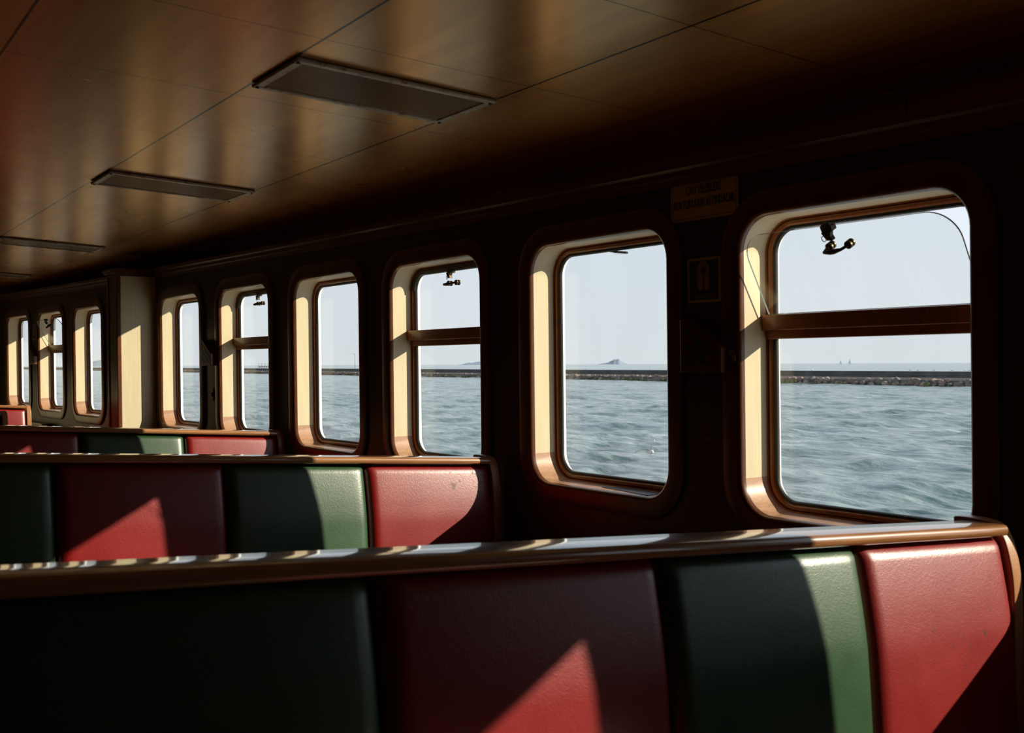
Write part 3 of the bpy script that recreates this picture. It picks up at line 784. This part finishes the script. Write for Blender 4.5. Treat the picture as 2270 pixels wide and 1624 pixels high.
def R3(px, py):                     # viewing ray of a photo position, used to place far things by bearing
    d = np.array([(px - 1135) / FPX, -(py - 812) / FPX, 1.])
    return d[0] * np.array(r2) + d[1] * np.array(u2) + d[2] * np.array(f)
def bw_at(px):                      # point of the parapet top at a bearing
    d = R3(px, 820); t = 160.; 
    for _ in range(60): t = (bwx(t * d[1]) + 5.0) / d[0]
    return t * d[0], t * d[1]
M['gull'] = plain('white_feathers', (.78, .76, .72), .7, var=.03); M['gullg'] = plain('grey_feathers', (.42, .42, .43), .7)
M['gullw'] = plain('pale_wing_feathers', (.62, .60, .57), .7, var=.05)
M['beak'] = plain('yellow_beak', (.6, .38, .06), .5)
def gull_perched(loc, rz, label):
    o = empty('seagull', loc, rz); tag(o, label, 'seagull', 'seagulls standing on the breakwater wall')
    m = MB(); m.tube([(-.26, 0, .16), (-.16, 0, .17), (0, 0, .19), (.12, 0, .24), (.17, 0, .31), (.20, 0, .345), (.24, 0, .34)], [.012, .05, .085, .075, .045, .048, .02], 10)
    m.build('body', M['gull'], o, smooth=True)
    m = MB()
    for s_ in (-1, 1): m.tube([(-.32, s_ * .03, .17), (-.15, s_ * .065, .20), (.05, s_ * .075, .22)], [.008, .035, .025], 6)
    m.build('wing', M['gullg'], o, smooth=True)
    m = MB(); m.tube([(.235, 0, .338), (.285, 0, .325)], [.012, .004], 6); m.build('beak', M['beak'], o)
    m = MB()
    for s_ in (-1, 1): m.tube([(0, s_ * .03, .12), (.01, s_ * .03, 0)], .007, 5)
    m.build('legs', M['beak'], o); return o
gp = [(1752, 'lone seagull on the breakwater wall, leftmost seen through the nearest window'), (1801, 'seagull on the breakwater wall, second from the left through the nearest window'),
      (1944, 'seagull on the breakwater wall near the middle of the nearest window'), (2017, 'left one of a pair of seagulls on the breakwater wall, nearest window'),
      (2034, 'right one of a pair of seagulls on the breakwater wall, nearest window'), (2070, 'seagull on the breakwater wall just right of the pair, nearest window'),
      (2110, 'seagull on the breakwater wall, third from the right edge of the nearest window'), (2139, 'seagull on the breakwater wall, second from the right edge of the nearest window'),
      (2148, 'rightmost seagull on the breakwater wall through the nearest window'), (1297, 'left seagull on the breakwater wall seen through the second window'), (1337, 'middle seagull on the breakwater wall seen through the second window'), (1440, 'right seagull on the breakwater wall seen through the second window')]
for px, lab in gp:
    x, y = bw_at(px); gull_perched(S(x, y, -1.50), rn.uniform(0, 6.28), lab)
# the gull on the wing over the water, second window
d = R3(1441, 1001); d = d / np.linalg.norm(d) * 34
g = empty('seagull', tuple(d)); tag(g, 'white seagull flying low over the waves with raised wings, second window', 'seagull')
rt = np.array(r2); upv = np.array((0, 0, 1.)); fw = np.array((f.x, f.y, 0))
def P3(a, b, c=0.): return tuple(rt * a + upv * b + fw * c)
m = MB(); m.tube([P3(-.16, .02, .30), P3(-.08, 0, .20), P3(0, 0, 0), P3(.04, .01, -.12), P3(.05, .02, -.20), P3(.05, .0, -.24)], [.02, .05, .075, .062, .045, .012], 12); m.build('body', M['gull'], g, smooth=True)
def wing(pts, nm='wing'):
    V = []; F = []
    for (a, b, ch) in pts:
        V += [P3(a - ch * .10, b - ch * .16, ch * .5), P3(a, b + .028, 0), P3(a + ch * .10, b + ch * .16, -ch * .5), P3(a, b - .010, 0)]
    for i in range(len(pts) - 1):
        for j in range(4): F.append([4 * i + j, 4 * i + (j + 1) % 4, 4 * i + 4 + (j + 1) % 4, 4 * i + 4 + j])
    F += [[0, 1, 2, 3], [4 * (len(pts) - 1) + j for j in range(4)]]
    obj(nm, V, F, M['gullw'], g, smooth=True)
wing([(-.02, .03, .20), (-.10, .07, .19), (-.20, .085, .17), (-.32, .045, .12), (-.42, -.005, .06), (-.47, -.03, .01)])
wing([(.0, .03, .20), (.02, .12, .19), (.05, .21, .16), (.09, .28, .11), (.135, .335, .05), (.155, .36, .01)])

# ------------------------------------------------------------------ far things: islands, boats, lamp post
M['haze_hill'] = plain('distant_hazy_hillside', (.30, .35, .42), 1., spec=0., var=.04, nscale=.002)  # aerial haze is mixed into this pale blue-grey hill colour
def hill(name, px, dist, prof_, depth, label):
    """ridge seen along a bearing; prof_ = (offset, height) in metres"""
    d = R3(px, 808); c = d / math.hypot(d[0], d[1]) * dist; side = np.array((c[1], -c[0], 0)) / dist; fwd = np.array((c[0], c[1], 0)) / dist
    V = []; F = []; n = len(prof_)
    for row, (dep, sc) in enumerate(((-1, 0), (-.45, .72), (0, 1), (.5, .6), (1, 0))):
        for (a, h) in prof_:
            p_ = np.array((c[0], c[1], 0)) + side * a + fwd * dep * depth; V.append(S(p_[0], p_[1], -H - 3 + (h + 3) * sc))
    for q in range(4):
        for i in range(n - 1): F.append([q * n + i, q * n + i + 1, (q + 1) * n + i + 1, (q + 1) * n + i])
    o = obj(name, V, F, M['haze_hill'], None, smooth=True); tag(o, label, 'island'); return o
mpp = 9000 / FPX
def pxprof(L): return [(a * mpp * 1.0, max(h, 0) * mpp + 1) for a, h in L]
hill('island', 1362, 9000, pxprof([(-38, 0), (-30, 1.5), (-20, 3), (-14, 4), (-8, 7), (-3, 9), (1, 12), (4, 10), (6, 11.5), (9, 12.5), (13, 10.5), (17, 7), (22, 4), (27, 1), (32, 0)]), 300, 'hazy blue-grey island on the horizon seen through the second window')
hill('island', 1075, 9000, pxprof([(-60, 0), (-50, 1.5), (-40, 4), (-34, 5), (-26, 4.5), (-20, 6.5), (-12, 7), (-6, 8.5), (0, 9), (12, 10), (30, 11), (45, 8), (60, 3), (75, 0)]), 400, 'hazy headland on the horizon at the right of the third window')
hill('island', 218, 9000, pxprof([(-60, 0), (-30, 5), (-10, 10), (5, 13), (20, 10), (50, 4), (80, 0)]), 400, 'faint hill on the horizon through the window left of the pilaster')

M['boat'] = plain('weathered_white_hull', (.42, .44, .46), .5); M['boatd'] = plain('grey_windows', (.10, .12, .14), .3)
# ferry beyond the breakwater
d = R3(594, 815); k_ = 660 / math.hypot(d[0], d[1]); fx, fy = d[0] * k_, d[1] * k_
fe = empty('ferry', S(fx, fy, -H), math.atan2(d[0], -d[1]) * 0 + math.radians(-18)); fe.scale = (1.5, 1.5, 1.35); tag(fe, 'small distant passenger boat with open top deck beyond the breakwater', 'boat')
m = MB(); m.prism([(-4.6, .0), (-4.3, 1.5), (2.8, 1.6), (4.2, 2.1), (3.4, 0)], -1.6, 1.6, lambda x, z, a: (x, a * (1 if x < 3 else .4), z)); m.build('hull', M['boat'], fe)
m = MB(); m.box(-3.9, 1.9, -1.35, 1.35, 1.5, 2.9); m.build('cabin', M['boat'], fe)
m = MB()
for i in range(6):
    for s_ in (-1, 1): m.box(-3.6 + i * .88, -3.0 + i * .88, s_ * 1.34 - .02, s_ * 1.34 + .02, 2.0, 2.6)
m.build('windows', M['boatd'], fe)
m = MB(); m.box(-3.7, 1.6, -1.4, 1.4, 3.75, 3.85)
for i in range(5):
    for s_ in (-1, 1): m.tube([(-3.6 + i * 1.25, s_ * 1.3, 2.9), (-3.6 + i * 1.25, s_ * 1.3, 3.8)], .05, 6)
m.build('canopy', M['boat'], fe)
m = MB(); m.tube([(1.2, 0, 3.8), (1.2, 0, 4.9)], .05, 6); m.build('mast', M['boatd'], fe)
# lamp post on the breakwater
x, y = bw_at(787)
lp = empty('lamp_post', S(x, y, -1.50)); tag(lp, 'thin lamp post standing on the distant breakwater, fourth window', 'lamp post')
m = MB(); m.tube([(0, 0, 0), (0, 0, 5.9)], [.09, .05], 8); m.build('pole', M['boatd'], lp)
m = MB(); m.tube([(0, 0, 5.6), (-.4 * r2.x, -.4 * r2.y, 5.9), (-.9 * r2.x, -.9 * r2.y, 5.95)], .04, 6); m.build('arm', M['boatd'], lp)
M['sail'] = plain('pale_sail_cloth', (.74, .78, .80), .8, var=.03)
for px, h_, lab in ((1863, 9, 'smaller left one of two faint sailboats on the horizon, nearest window'), (1883, 11, 'larger right one of two faint sailboats on the horizon, nearest window')):
    d = R3(px, 806); k_ = 2200 / math.hypot(d[0], d[1]); sx_, sy_ = d[0] * k_, d[1] * k_
    sb = empty('sailboat', S(sx_, sy_, -H + .2)); sb.rotation_euler = (0, 0, math.radians(-36)); tag(sb, lab, 'sailboat')
    m = MB(); m.prism([(-3.5, 1.2), (-3, 0), (3, 0), (4.2, 1.3)], -1, 1, lambda x, z, a: (x, a * (1 if x < 3 else .2), z)); m.build('hull', M['sail'], sb)
    m = MB(); m.prism([(-3, 1.8), (.6, 1.8), (.8, h_ * 1.15)], -.06, .06, lambda x, z, a: (x, a, z)); m.prism([(1, 1.8), (3.9, 1.6), (1, h_ * .95)], -.05, .05, lambda x, z, a: (x, a, z)); m.build('sail', M['sail'], sb)
    m = MB(); m.tube([(.8, 0, 1), (.8, 0, h_ * 1.2)], .08, 6); m.build('mast', M['boatd'], sb)
